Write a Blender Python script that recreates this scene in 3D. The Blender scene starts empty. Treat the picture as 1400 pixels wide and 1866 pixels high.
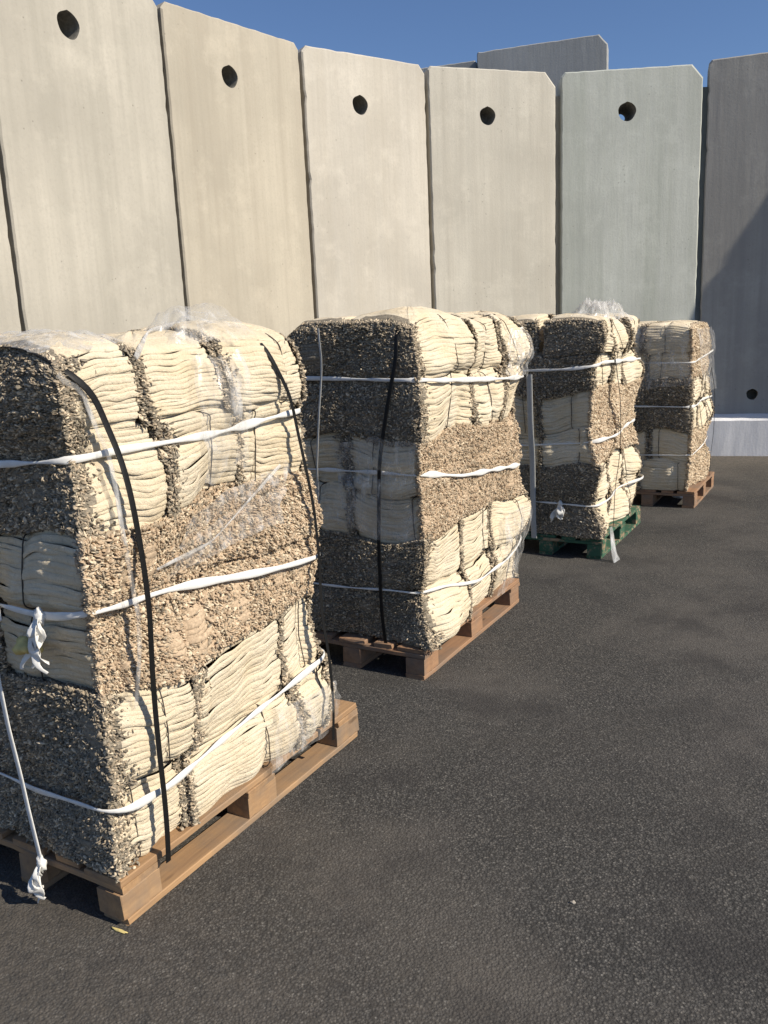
import bpy, bmesh, math, random
import numpy as np
from mathutils import Vector, Matrix

C = bpy.context.scene.collection
RAD = math.radians

# ------------------------------------------------------------------ camera model
F_PX, CX, CY, CAM_H = 1500.0, 700.0, 933.0, 1.6
_d = np.array([1018.0 - CX, 7900.0 - CY, F_PX]); _d /= np.linalg.norm(_d)
_up = -_d
_fw = np.array([0, 0, 1.0]); _fw = _fw - (_fw @ _up) * _up; _fw /= np.linalg.norm(_fw)
_rt = np.cross(_fw, _up); _rt = _rt if _rt[0] > 0 else -_rt
ROT = np.stack([_rt, _fw, _up])

def ground(x, y, z=0.0):
    r = ROT @ np.array([x - CX, y - CY, F_PX])
    return (z - CAM_H) / r[2] * r[:2]

SUN_AZ, SUN_EL = -27.8, 37.0

# ------------------------------------------------------------------ helpers
def tag(o, label=None, cat=None, group=None, kind=None):
    for k, v in (('label', label), ('category', cat), ('group', group), ('kind', kind)):
        if v: o[k] = v
    return o

def empty(name, loc, rz=0.0):
    o = bpy.data.objects.new(name, None); C.objects.link(o)
    o.location = loc; o.rotation_euler = (0, 0, rz); o.empty_display_size = 0.1
    return o

def np_mesh(name, verts, quads, mats, parent=None, loc=(0, 0, 0), mi=None, tris=None, smooth=True):
    """one mesh object out of numpy arrays"""
    verts = np.asarray(verts, dtype=np.float32)
    quads = np.asarray(quads, dtype=np.int32).reshape(-1, 4)
    nq = len(quads); nt = 0 if tris is None else len(tris)
    me = bpy.data.meshes.new(name)
    me.vertices.add(len(verts)); me.vertices.foreach_set('co', verts.ravel())
    loops = quads.ravel()
    if nt: loops = np.concatenate([loops, np.asarray(tris, dtype=np.int32).ravel()])
    me.loops.add(len(loops)); me.loops.foreach_set('vertex_index', loops)
    me.polygons.add(nq + nt)
    st = np.concatenate([np.arange(nq) * 4, nq * 4 + np.arange(nt) * 3]).astype(np.int32)
    tot = np.concatenate([np.full(nq, 4), np.full(nt, 3)]).astype(np.int32)
    me.polygons.foreach_set('loop_start', st); me.polygons.foreach_set('loop_total', tot)
    me.polygons.foreach_set('use_smooth', np.full(nq + nt, smooth, dtype=bool))
    for m in (mats if isinstance(mats, (list, tuple)) else [mats]): me.materials.append(m)
    if mi is not None: me.polygons.foreach_set('material_index', np.asarray(mi, dtype=np.int32))
    me.update(calc_edges=True); me.validate()
    o = bpy.data.objects.new(name, me); C.objects.link(o)
    o.location = loc
    if parent: o.parent = parent
    return o

def bm_obj(name, bm, m, parent=None, loc=(0, 0, 0), smooth=False):
    me = bpy.data.meshes.new(name); bm.normal_update(); bm.to_mesh(me); bm.free()
    for x in (m if isinstance(m, (list, tuple)) else [m]): me.materials.append(x)
    if smooth:
        for p in me.polygons: p.use_smooth = True
    o = bpy.data.objects.new(name, me); C.objects.link(o); o.location = loc
    if parent: o.parent = parent
    return o

# ------------------------------------------------------------------ materials
def new_mat(name):
    m = bpy.data.materials.new(name); m.use_nodes = True
    nt = m.node_tree; nt.nodes.clear()
    out = nt.nodes.new('ShaderNodeOutputMaterial')
    b = nt.nodes.new('ShaderNodeBsdfPrincipled')
    nt.links.new(b.outputs[0], out.inputs[0])
    return m, nt, b, out

class NT:
    def __init__(s, nt): s.nt = nt
    def n(s, t, **kw):
        x = s.nt.nodes.new(t)
        for k, v in kw.items():
            if k.startswith('i_'): x.inputs[k[2:].replace('_', ' ')].default_value = v
            else: setattr(x, k, v)
        return x
    def l(s, a, b): s.nt.links.new(a, b)
    def coords(s, scale=(1, 1, 1), kind='Object', rnd=False):
        tc = s.n('ShaderNodeTexCoord'); mp = s.n('ShaderNodeMapping')
        mp.inputs['Scale'].default_value = scale
        s.l(tc.outputs[kind], mp.inputs[0])
        if rnd:
            oi = s.n('ShaderNodeObjectInfo'); ml = s.n('ShaderNodeMath', operation='MULTIPLY'); ml.inputs[1].default_value = 57.0
            s.l(oi.outputs['Random'], ml.inputs[0])
            cb = s.n('ShaderNodeCombineXYZ')
            for i in range(3): s.l(ml.outputs[0], cb.inputs[i])
            s.l(cb.outputs[0], mp.inputs['Location'])
        return mp.outputs[0]
    def noise(s, vec, scale, detail=6, rough=0.6):
        x = s.n('ShaderNodeTexNoise'); x.inputs['Scale'].default_value = scale
        x.inputs['Detail'].default_value = detail; x.inputs['Roughness'].default_value = rough
        s.l(vec, x.inputs['Vector']); return x.outputs['Fac']
    def ramp(s, fac, stops):
        x = s.n('ShaderNodeValToRGB'); e = x.color_ramp.elements
        while len(e) < len(stops): e.new(0.5)
        for a, (p, c) in zip(e, stops):
            a.position = p; a.color = (c, c, c, 1) if isinstance(c, (int, float)) else (*c, 1)
        s.l(fac, x.inputs[0]); return x.outputs['Color']
    def mix(s, fac, a, b, mode='MIX'):
        x = s.n('ShaderNodeMix', data_type='RGBA', blend_type=mode)
        for sock, v in ((x.inputs[0], fac), (x.inputs[6], a), (x.inputs[7], b)):
            if isinstance(v, (int, float)): sock.default_value = v
            elif isinstance(v, tuple): sock.default_value = (*v, 1)
            else: s.l(v, sock)
        return x.outputs[2]
    def bump(s, h, strength, dist, prev=None):
        x = s.n('ShaderNodeBump'); x.inputs['Strength'].default_value = strength; x.inputs['Distance'].default_value = dist
        s.l(h, x.inputs['Height'])
        if prev: s.l(prev, x.inputs['Normal'])
        return x.outputs[0]

def concrete(name, base, stain, streak=1.0):
    m, nt, b, _ = new_mat(name); k = NT(nt)
    v = k.coords(rnd=True)
    vs = k.coords((6, 6, 0.22), rnd=True)
    vt = k.coords((26, 26, 0.5), rnd=True)
    big = k.noise(v, 0.9, 5, 0.55)
    col = k.mix(k.ramp(big, [(0.36, 0), (0.66, 1)]), base, tuple(c * 0.78 for c in base))
    st = k.ramp(k.noise(vs, 1.0, 4, 0.6), [(0.42, 0), (0.72, 0.65 * streak)])
    col = k.mix(st, col, stain)
    fs = k.ramp(k.noise(vt, 1.0, 3, 0.6), [(0.42, 0), (0.7, 0.22 * streak)])
    col = k.mix(fs, col, tuple(c * 0.62 for c in base))
    wh = k.ramp(k.noise(v, 2.3, 7, 0.7), [(0.52, 0), (0.74, 0.45)])
    col = k.mix(wh, col, tuple(min(c * 1.22, 0.8) for c in base))
    fine = k.noise(v, 45, 6, 0.7)
    col = k.mix(k.ramp(fine, [(0.3, 0.35), (0.5, 0.0)]), col, tuple(c * 0.66 for c in base))
    pit = k.n('ShaderNodeTexVoronoi'); pit.inputs['Scale'].default_value = 13
    k.l(v, pit.inputs['Vector'])
    pm = k.ramp(pit.outputs['Distance'], [(0.05, 0.6), (0.12, 0.0)])
    gate = k.ramp(k.noise(v, 1.7, 2), [(0.52, 0), (0.6, 1)])
    pmg = k.mix(1.0, pm, gate, 'MULTIPLY')
    col = k.mix(pmg, col, tuple(c * 0.35 for c in base))
    k.l(col, b.inputs['Base Color']); b.inputs['Roughness'].default_value = 0.92
    nb = k.bump(fine, 0.28, 0.006)
    nb = k.bump(k.noise(k.coords((9, 9, 1.2), rnd=True), 1.0, 3), 0.3, 0.012, nb)
    k.l(nb, b.inputs['Normal'])
    return m

def cloth_mat(name, base, dark):
    m, nt, b, _ = new_mat(name); k = NT(nt)
    v = k.coords((1, 1, 1), rnd=True)
    col = k.mix(k.ramp(k.noise(v, 6, 4), [(0.35, 0), (0.7, 1)]), base, tuple(c * s for c, s in zip(base, (0.92, 0.86, 0.76))))
    vz = k.coords((4, 4, 75), rnd=True)
    col = k.mix(k.ramp(k.noise(vz, 1.0, 3), [(0.45, 0), (0.72, 0.38)]), col, dark)
    vz2 = k.coords((7, 7, 130), rnd=True)
    col = k.mix(k.ramp(k.noise(vz2, 1.0, 2), [(0.55, 0), (0.75, 0.6)]), col, (0.80, 0.735, 0.59))
    g = k.noise(v, 330, 3, 0.75)
    col = k.mix(k.ramp(g, [(0.34, 0.5), (0.52, 0)]), col, dark)
    g2 = k.noise(v, 70, 5, 0.7)
    col = k.mix(k.ramp(g2, [(0.30, 0.5), (0.46, 0)]), col, tuple(c * 0.8 for c in dark))
    k.l(col, b.inputs['Base Color']); b.inputs['Roughness'].default_value = 0.97
    b.inputs['Specular IOR Level'].default_value = 0.08
    nb = k.bump(g, 0.7, 0.004)
    nb = k.bump(k.noise(v, 90, 4, 0.65), 0.6, 0.008, nb)
    k.l(nb, b.inputs['Normal'])
    return m

def plain(name, base, rough=0.8, var=0.25, spec=0.3, scale=30):
    m, nt, b, _ = new_mat(name); k = NT(nt)
    v = k.coords(rnd=True)
    n = k.noise(v, scale, 5)
    col = k.mix(k.ramp(n, [(0.3, 0), (0.7, 1)]), tuple(min(1, c * (1 + var)) for c in base), tuple(c * (1 - var) for c in base))
    k.l(col, b.inputs['Base Color']); b.inputs['Roughness'].default_value = rough
    b.inputs['Specular IOR Level'].default_value = spec
    k.l(k.bump(n, 0.3, 0.004), b.inputs['Normal'])
    return m

def wood_mat(name, base, dark, paint=None):
    m, nt, b, _ = new_mat(name); k = NT(nt)
    v = k.coords((1.2, 22, 22), rnd=True); v2 = k.coords((1, 1, 1), rnd=True)
    g = k.noise(v, 1.6, 6, 0.65)
    col = k.mix(k.ramp(g, [(0.32, 0), (0.68, 1)]), base, dark)
    col = k.mix(k.ramp(k.noise(v2, 5, 4), [(0.42, 0), (0.72, 0.75)]), col, (0.16, 0.135, 0.11))
    kn = k.n('ShaderNodeTexVoronoi'); kn.inputs['Scale'].default_value = 4.5; k.l(k.coords((0.6, 2, 2), rnd=True), kn.inputs['Vector'])
    col = k.mix(k.ramp(kn.outputs['Distance'], [(0.05, 0.8), (0.11, 0)]), col, tuple(c * 0.4 for c in dark))
    if paint:
        pn = k.ramp(k.noise(v2, 14, 6, 0.7), [(0.40, 0), (0.50, 1)])
        col = k.mix(pn, col, paint)
    k.l(col, b.inputs['Base Color']); b.inputs['Roughness'].default_value = 0.8
    k.l(k.bump(g, 0.5, 0.004), b.inputs['Normal'])
    return m

def film_mat(name, dens):
    m, nt, b, out = new_mat(name); k = NT(nt)
    nt.nodes.remove(b)
    v = k.coords((1, 1, 1), rnd=True)
    vr = k.coords((3.2, 3.2, 1.0), rnd=True)
    n = k.noise(vr, 9, 6, 0.65)
    fac = k.ramp(n, [(0.36, dens * 0.25), (0.52, dens * 0.7), (0.70, min(1, dens * 2.4))])
    tr = k.n('ShaderNodeBsdfTransparent')
    df = k.n('ShaderNodeBsdfDiffuse'); df.inputs[0].default_value = (0.74, 0.74, 0.73, 1)
    tl = k.n('ShaderNodeBsdfTranslucent'); tl.inputs[0].default_value = (0.74, 0.74, 0.73, 1)
    gl = k.n('ShaderNodeBsdfGlossy'); gl.inputs['Roughness'].default_value = 0.22
    mm = k.n('ShaderNodeMixShader'); mm.inputs[0].default_value = 0.35
    k.l(df.outputs[0], mm.inputs[1]); k.l(tl.outputs[0], mm.inputs[2])
    m2 = k.n('ShaderNodeMixShader'); m2.inputs[0].default_value = 0.10
    k.l(mm.outputs[0], m2.inputs[1]); k.l(gl.outputs[0], m2.inputs[2])
    m3 = k.n('ShaderNodeMixShader'); k.l(fac, m3.inputs[0])
    k.l(tr.outputs[0], m3.inputs[1]); k.l(m2.outputs[0], m3.inputs[2])
    k.l(m3.outputs[0], out.inputs[0])
    nb = k.bump(n, 0.3, 0.012)
    for s in (df, tl, gl): k.l(nb, s.inputs['Normal'])
    return m

def asphalt_mat():
    m, nt, b, _ = new_mat('asphalt'); k = NT(nt)
    v = k.coords()
    vo = k.n('ShaderNodeTexVoronoi'); vo.inputs['Scale'].default_value = 135; k.l(v, vo.inputs['Vector'])
    sep = k.n('ShaderNodeSeparateColor'); k.l(vo.outputs['Color'], sep.inputs[0])
    agg = k.ramp(sep.outputs[0], [(0.0, (0.044, 0.0425, 0.0395)), (0.45, (0.078, 0.0755, 0.071)), (0.80, (0.112, 0.107, 0.098)), (0.95, (0.135, 0.124, 0.109)), (1.0, (0.22, 0.21, 0.19))])
    binder = k.ramp(vo.outputs['Distance'], [(0.42, 0), (0.62, 0.85)])
    col = k.mix(binder, agg, (0.030, 0.029, 0.0275))
    fine = k.noise(v, 300, 3, 0.7)
    col = k.mix(k.ramp(fine, [(0.35, 0.6), (0.55, 0)]), col, (0.015, 0.014, 0.0135))
    # worn lighter and oily darker patches
    big = k.noise(v, 0.8, 6, 0.62)
    col = k.mix(k.ramp(big, [(0.47, 0), (0.62, 0.50)]), col, (0.108, 0.098, 0.087))
    col = k.mix(k.ramp(k.noise(v, 1.7, 6, 0.62), [(0.52, 0), (0.64, 0.62)]), col, (0.030, 0.028, 0.0275))
    vstr = k.coords((0.35, 2.0, 1))
    col = k.mix(k.ramp(k.noise(vstr, 1.3, 5, 0.6), [(0.52, 0), (0.72, 0.35)]), col, (0.060, 0.055, 0.048))
    # dust blown against the foot of the wall: distance from the wall's arc centre
    tc = k.n('ShaderNodeTexCoord')
    ds = k.n('ShaderNodeVectorMath', operation='DISTANCE'); ds.inputs[1].default_value = (2.9, 4.3, 0)
    k.l(tc.outputs['Object'], ds.inputs[0])
    ad = k.n('ShaderNodeMath', operation='ADD'); k.l(ds.outputs['Value'], ad.inputs[0])
    ml = k.n('ShaderNodeMath', operation='MULTIPLY'); ml.inputs[1].default_value = 1.6; k.l(big, ml.inputs[0])
    k.l(ml.outputs[0], ad.inputs[1])
    mr = k.n('ShaderNodeMapRange'); mr.inputs['From Min'].default_value = 4.2; mr.inputs['From Max'].default_value = 6.6
    mr.inputs['To Max'].default_value = 0.85
    k.l(ad.outputs[0], mr.inputs['Value'])
    dust = k.mix(k.ramp(k.noise(v, 24, 4), [(0.4, 0), (0.65, 1)]), (0.150, 0.128, 0.102), (0.085, 0.075, 0.062))
    col = k.mix(mr.outputs[0], col, dust)
    k.l(col, b.inputs['Base Color']); b.inputs['Roughness'].default_value = 0.88
    b.inputs['Specular IOR Level'].default_value = 0.35
    h = k.mix(0.4, vo.outputs['Distance'], fine)
    nb = k.bump(h, 0.85, 0.006)
    nb = k.bump(k.noise(v, 9, 4), 0.25, 0.01, nb)
    k.l(nb, b.inputs['Normal'])
    return m

M = {}
M['cream'] = cloth_mat('cream_cloth', (0.74, 0.655, 0.505), (0.50, 0.42, 0.30))
M['dark'] = plain('dark_cuff', (0.225, 0.195, 0.150), 0.95, 0.4, 0.1, 120)
M['brown'] = plain('brown_cuff', (0.37, 0.30, 0.215), 0.95, 0.4, 0.1, 120)
M['tan'] = plain('tan_cuff', (0.46, 0.35, 0.24), 0.95, 0.3, 0.1, 120)
M['pale'] = plain('pale_cuff', (0.64, 0.535, 0.39), 0.95, 0.15, 0.1, 120)
M['string'] = plain('string', (0.06, 0.052, 0.045), 0.9)
M['black_strap'] = plain('black_strap', (0.007, 0.007, 0.007), 0.55, 0.2, 0.25, 60)
M['white_band'] = plain('white_band', (0.70, 0.69, 0.66), 0.5, 0.08, 0.4, 40)
M['white_band_shaded'] = plain('white_band_shaded', (0.40, 0.40, 0.385), 0.5, 0.08, 0.4, 40)  # white plastic with the dimness of the shaded sides put into its colour
M['film'] = film_mat('stretch_film', 0.26)
M['film_thick'] = film_mat('stretch_film_bunched', 0.5)
M['wood'] = wood_mat('pallet_wood', (0.42, 0.255, 0.125), (0.25, 0.15, 0.08))
M['wood_red'] = wood_mat('pallet_wood_red', (0.36, 0.205, 0.11), (0.23, 0.13, 0.075))
M['wood_green'] = wood_mat('pallet_wood_green', (0.36, 0.25, 0.15), (0.25, 0.17, 0.1), (0.03, 0.095, 0.055))
M['con_a'] = concrete('concrete_cream', (0.475, 0.43, 0.345), (0.35, 0.31, 0.245))
M['con_b'] = concrete('concrete_cream_grey', (0.455, 0.425, 0.36), (0.33, 0.31, 0.26), 1.0)
M['con_c'] = concrete('concrete_pale', (0.57, 0.53, 0.455), (0.43, 0.39, 0.32), 0.8)
M['con_d'] = concrete('concrete_beige', (0.55, 0.52, 0.445), (0.40, 0.37, 0.31), 0.9)
M['con_e'] = concrete('concrete_green_grey', (0.51, 0.53, 0.485), (0.31, 0.335, 0.285), 0.8)
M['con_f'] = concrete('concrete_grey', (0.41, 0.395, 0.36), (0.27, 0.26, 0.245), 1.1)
M['con_g'] = concrete('concrete_far', (0.36, 0.37, 0.37), (0.32, 0.32, 0.30), 1.0)
M['con_white'] = concrete('concrete_white_painted', (0.86, 0.86, 0.87), (0.72, 0.72, 0.72), 0.6)
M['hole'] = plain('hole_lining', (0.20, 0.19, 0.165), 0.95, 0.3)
M['paper'] = plain('paper', (0.78, 0.78, 0.76), 0.7, 0.05)
M['yellow'] = plain('yellow_cloth', (0.62, 0.50, 0.20), 0.95, 0.15)
M['stone'] = plain('stone', (0.30, 0.27, 0.23), 0.9, 0.2)

# ------------------------------------------------------------------ ground
def build_ground():
    bm = bmesh.new()
    S = 220
    bmesh.ops.create_grid(bm, x_segments=8, y_segments=8, size=S)
    o = bm_obj('asphalt_ground', bm, asphalt_mat())
    tag(o, 'dark grey asphalt yard with pale specks of gravel', 'ground', kind='structure')
build_ground()

# ------------------------------------------------------------------ concrete wall panels
WH, TH = 4.45, 0.36
def panel_outline(w, h, cl, cr, rng):
    pts = [(-w/2, 0), (w/2, 0), (w/2, h - cr*1.15), (w/2 - cr, h), (-w/2 + cl, h), (-w/2, h - cl*1.15)]
    out = []
    for i, p in enumerate(pts):
        q = pts[(i+1) % len(pts)]
        L = math.hypot(q[0]-p[0], q[1]-p[1]); n = max(1, int(L / 0.07))
        for j in range(n):
            t = j / n
            jx = 0 if j == 0 else rng.gauss(0, 0.0018)
            jy = 0 if j == 0 else rng.gauss(0, 0.0018)
            chip = rng.choice((0.004, 0.006, 0.012))
            if j and rng.random() < 0.05: jx -= math.copysign(chip, p[0]) * (1 if p[0] == q[0] else 0); jy -= chip if (p[1] == q[1] == h) else 0
            out.append((p[0] + (q[0]-p[0])*t + jx, p[1] + (q[1]-p[1])*t + jy))
    return out

def panel_mesh(w, h, cl, cr, hole, rng, tongue=True, through=True):
    """front at y=0, back at y=TH; hole = list of (x, z, r, through)"""
    bm = bmesh.new()
    ol = panel_outline(w, h, cl, cr, rng)
    def ring(y, ins):
        return [bm.verts.new((x - math.copysign(min(ins, abs(x)), x) * (1 if abs(x) > w*0.3 else 0), y,
                              z - (ins if z > h - 0.3 and z > h*0.9 else 0))) for x, z in ol]
    f0 = ring(0.0, 0.014); f1 = ring(0.014, 0.0); b1 = ring(TH - 0.014, 0.0); b0 = ring(TH, 0.014)
    n = len(ol)
    for A, B in ((f0, f1), (f1, b1), (b1, b0)):
        for i in range(n):
            bm.faces.new((A[i], A[(i+1) % n], B[(i+1) % n], B[i]))
    ef = [bm.edges.get((f0[i], f0[(i+1) % n])) for i in range(n)]
    eb = [bm.edges.get((b0[i], b0[(i+1) % n])) for i in range(n)]
    for (hx, hz, r, thr) in hole:
        m = 28
        def circ(y, rr, sq=0.0):
            vs = []
            for a in range(m):
                th = 2*math.pi*a/m
                rad = rr * (1 + 0.03*math.sin(3*th+hx) + 0.02*math.sin(5*th+1))
                if abs(a - m//4) <= 1: rad *= 1.02 + 0.06 * (a == m//4)      # chipped notch at the top
                vs.append(bm.verts.new((hx + rad*math.cos(th), y, hz + rad*math.sin(th))))
            return vs
        c0 = circ(0.0, r*1.04); c1 = circ(0.02, r)
        c2 = circ(TH if thr else 0.16, r*(1.0 if thr is True or not thr else thr))
        for A, B in ((c0, c1), (c1, c2)):
            for i in range(m):
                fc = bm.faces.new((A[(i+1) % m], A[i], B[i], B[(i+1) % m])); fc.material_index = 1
        ef += [bm.edges.get((c0[i], c0[(i+1) % m])) for i in range(m)]
        if thr: eb += [bm.edges.get((c2[i], c2[(i+1) % m])) for i in range(m)]
        else:
            fc = bm.faces.new(c2); fc.material_index = 1
    bmesh.ops.triangle_fill(bm, edges=ef, use_beauty=True, use_dissolve=False)
    bmesh.ops.triangle_fill(bm, edges=eb, use_beauty=True, use_dissolve=False)
    if tongue:
        r = bmesh.ops.create_cube(bm, size=1.0)
        for v in r['verts']:
            v.co = Vector((w/2 + 0.05 + v.co.x*0.16, TH*0.5 + v.co.y*0.13, (h-0.22)/2 + v.co.z*(h-0.22)))
    bmesh.ops.recalc_face_normals(bm, faces=bm.faces)
    return bm

def foot_mesh(w, d, h1, h2, rng):
    """sloped-top flange in front of the stem, y from -d to 0"""
    bm = bmesh.new()
    prof = [(-d, 0.0), (-d, h1 - 0.02), (-d + 0.02, h1), (-0.003, h2), (-0.003, 0.0)]
    n = 14
    rows = []
    for i in range(n + 1):
        x = -w/2 + w*i/n
        rows.append([bm.verts.new((x, y + rng.gauss(0, 0.0015), z + (rng.gauss(0, 0.002) if z > 0 else 0))) for y, z in prof])
    k = len(prof)
    for i in range(n):
        for j in range(k):
            bm.faces.new((rows[i][j], rows[i][(j+1) % k], rows[i+1][(j+1) % k], rows[i+1][j]))
    bm.faces.new(rows[0]); bm.faces.new(rows[-1])
    bmesh.ops.recalc_face_normals(bm, faces=bm.faces)
    return bm

def wall_panel(A, B, h, mat, label, seed, cl=0.05, cr=0.1, gap=(0.018, 0.018), holes=None, foot=None, group='concrete panels of the curved wall', inset=0.0, tongue=True, foot_d=0.34, off=0.0):
    A = np.array(A); B = np.array(B)
    d = B - A; L = np.linalg.norm(d); d /= L
    A = A + d*gap[0]; B = B - d*gap[1]; w = np.linalg.norm(B - A)
    n = np.array([d[1], -d[0]])          # towards the camera
    mid = (A + B)/2 - n*off
    rng = random.Random(seed)
    root = empty('concrete_wall_panel', (mid[0], mid[1], 0), math.atan2(d[1], d[0]))
    tag(root, label, 'wall panel', group, 'thing')
    holes = holes if holes is not None else [(0.0, h - 0.56, 0.1, True)]
    bm_obj('slab', panel_mesh(w, h, cl, cr, holes, rng, tongue), [mat, M['hole']], root)
    if foot: bm_obj('foot', foot_mesh(w - 0.11, foot_d, 0.44, 0.47, rng), foot, root)
    return root

J = {k: ground(x, y, WH) for k, (x, y) in {1: (290, -2), 2: (546, 80), 3: (776.5, 119), 4: (1018, 132), 5: (1288, 115)}.items()}
def step(p, ang, L): return p + L*np.array([math.cos(RAD(ang)), math.sin(RAD(ang))])
J[0] = step(J[1], 56 + 180, 1.66)
J[-1] = step(J[0], 66 + 180, 1.60)
J[6] = step(J[5], -19.0, 1.66)
J[7] = step(J[6], -36.0, 1.60)
J[8] = step(J[7], -36.0, 1.60)

def hx(w, frac): return (frac - 0.5)*w
wall_panel(J[-1], J[0], WH, M['con_b'], 'concrete wall panel mostly cut off, beyond the stained panel with the highest round hole', 1, foot=M['con_b'])
wall_panel(J[0], J[1], WH, M['con_b'], 'mottled cream concrete panel with streaks running below the highest round hole', 2, foot=M['con_b'], cr=0.06, holes=[(-0.12, WH-0.44, 0.095, True)])
wall_panel(J[1], J[2], WH, M['con_a'], 'yellowish cream concrete panel behind the far end of the front stack', 3, foot=M['con_a'], cr=0.05, gap=(0.014, 0.014), holes=[(-0.11, WH-0.47, 0.09, True)])
wall_panel(J[2], J[3], WH, M['con_c'], 'palest cream concrete panel rising behind the left half of the second stack', 4, foot=M['con_c'], cr=0.075, gap=(0.022, 0.018), holes=[(-0.10, WH-0.49, 0.09, True)])
wall_panel(J[3], J[4], WH, M['con_d'], 'beige concrete panel with a clipped top corner, beside the green grey panel', 5, foot=M['con_d'], cl=0.03, cr=0.13, gap=(0.02, 0.034), holes=[(-0.08, WH-0.49, 0.092, True)])
wall_panel(J[4], J[5], WH, M['con_e'], 'green grey concrete panel whose round hole shows a bit of sky', 6, foot=M['con_e'], cl=0.04, cr=0.125, gap=(0.032, 0.03), holes=[(-0.05, WH-0.46, 0.098, 0.56)])
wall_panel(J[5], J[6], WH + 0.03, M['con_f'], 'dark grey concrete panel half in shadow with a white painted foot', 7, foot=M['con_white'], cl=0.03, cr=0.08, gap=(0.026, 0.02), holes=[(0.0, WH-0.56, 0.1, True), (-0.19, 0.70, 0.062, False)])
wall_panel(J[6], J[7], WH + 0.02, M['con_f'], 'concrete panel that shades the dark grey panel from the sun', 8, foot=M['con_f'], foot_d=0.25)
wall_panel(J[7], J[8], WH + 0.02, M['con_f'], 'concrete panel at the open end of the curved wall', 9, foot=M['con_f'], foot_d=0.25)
# two taller panels of a second wall showing over the top
HB = 6.0
b1 = ground(869, 95, HB); b2 = ground(1092, 62, HB)
db = (b2 - b1)/np.linalg.norm(b2 - b1)
wall_panel(b1, b2 + db*0.13, HB, M['con_g'], 'taller blue grey concrete panel sticking up behind the wall', 11, cl=0.02, cr=0.13, group='taller panels behind the wall', tongue=False, gap=(0.0, 0.0))
c0 = b1 - db*0.05 + np.array([db[1], -db[0]])*(-0.22)
wall_panel(c0 - db*1.25, c0, HB - 0.05, M['con_g'], 'dark stub of a taller panel just showing beside the blue grey one', 12, cl=0.1, cr=0.03, group='taller panels behind the wall', tongue=False, gap=(0.0, 0.0))

# ------------------------------------------------------------------ pallets and loads
HD = RAD(30.3)
Vd = np.array([math.sin(HD), math.cos(HD)]); Ud = np.array([-Vd[1], Vd[0]])

def board_bm(L, W, T, rng, rough=0.0015):
    bm = bmesh.new(); n = 10
    rows = []
    b = min(0.003, T*0.2)
    prof = [(-W/2, b), (-W/2 + b, 0), (W/2 - b, 0), (W/2, b), (W/2, T - b), (W/2 - b, T), (-W/2 + b, T), (-W/2, T - b)]
    for i in range(n + 1):
        x = -L/2 + L*i/n
        wy = rng.gauss(0, rough); wz = rng.gauss(0, rough*0.4)
        e = rng.uniform(-0.006, 0.006) if i in (0, n) else 0
        rows.append([bm.verts.new((x + e + (rng.gauss(0, 0.002) if i in (0, n) else 0), y + wy, z + (wz if z > T*0.5 else 0))) for y, z in prof])
    k = len(prof)
    for i in range(n):
        for j in range(k):
            bm.faces.new((rows[i][j], rows[i+1][j], rows[i+1][(j+1) % k], rows[i][(j+1) % k]))
    bm.faces.new(rows[0][::-1]); bm.faces.new(rows[-1])
    bmesh.ops.recalc_face_normals(bm, faces=bm.faces)
    return bm

PT = 0.148    # pallet height
def pallet(corner, Lv, Lu, mat, label, seed):
    rng = random.Random(seed)
    root = empty('wooden_pallet', (corner[0], corner[1], 0), math.atan2(Vd[1], Vd[0]))   # local x along v, local y along u
    tag(root, label, 'pallet', 'pallets in a row along the yard')
    def put(name, L, W, T, x, y, z, rot=0, m=mat):
        o = bm_obj(name, board_bm(L, W, T, rng), m, root, (x, y, z)); o.rotation_euler = (0, 0, rot); return o
    for y in (0.05, Lu/2, Lu - 0.05):
        put('bottom_board', Lv, 0.10, 0.022, Lv/2, y, 0.0)
        for x in (0.07, Lv/2, Lv - 0.07):
            put('block', 0.145, 0.098, 0.080, x, y, 0.022)
    for x in (0.07, Lv/2, Lv - 0.07):
        put('cross_board', Lu, 0.145, 0.022, x, Lu/2, 0.1025, math.pi/2)
    ys = [0.072, Lu*0.285, Lu*0.5, Lu*0.715, Lu - 0.072]
    for y, w in zip(ys, (0.145, 0.10, 0.145, 0.10, 0.145)):
        put('deck_board', Lv, w, 0.022, Lv/2, y, 0.1255)
    return root

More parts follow.
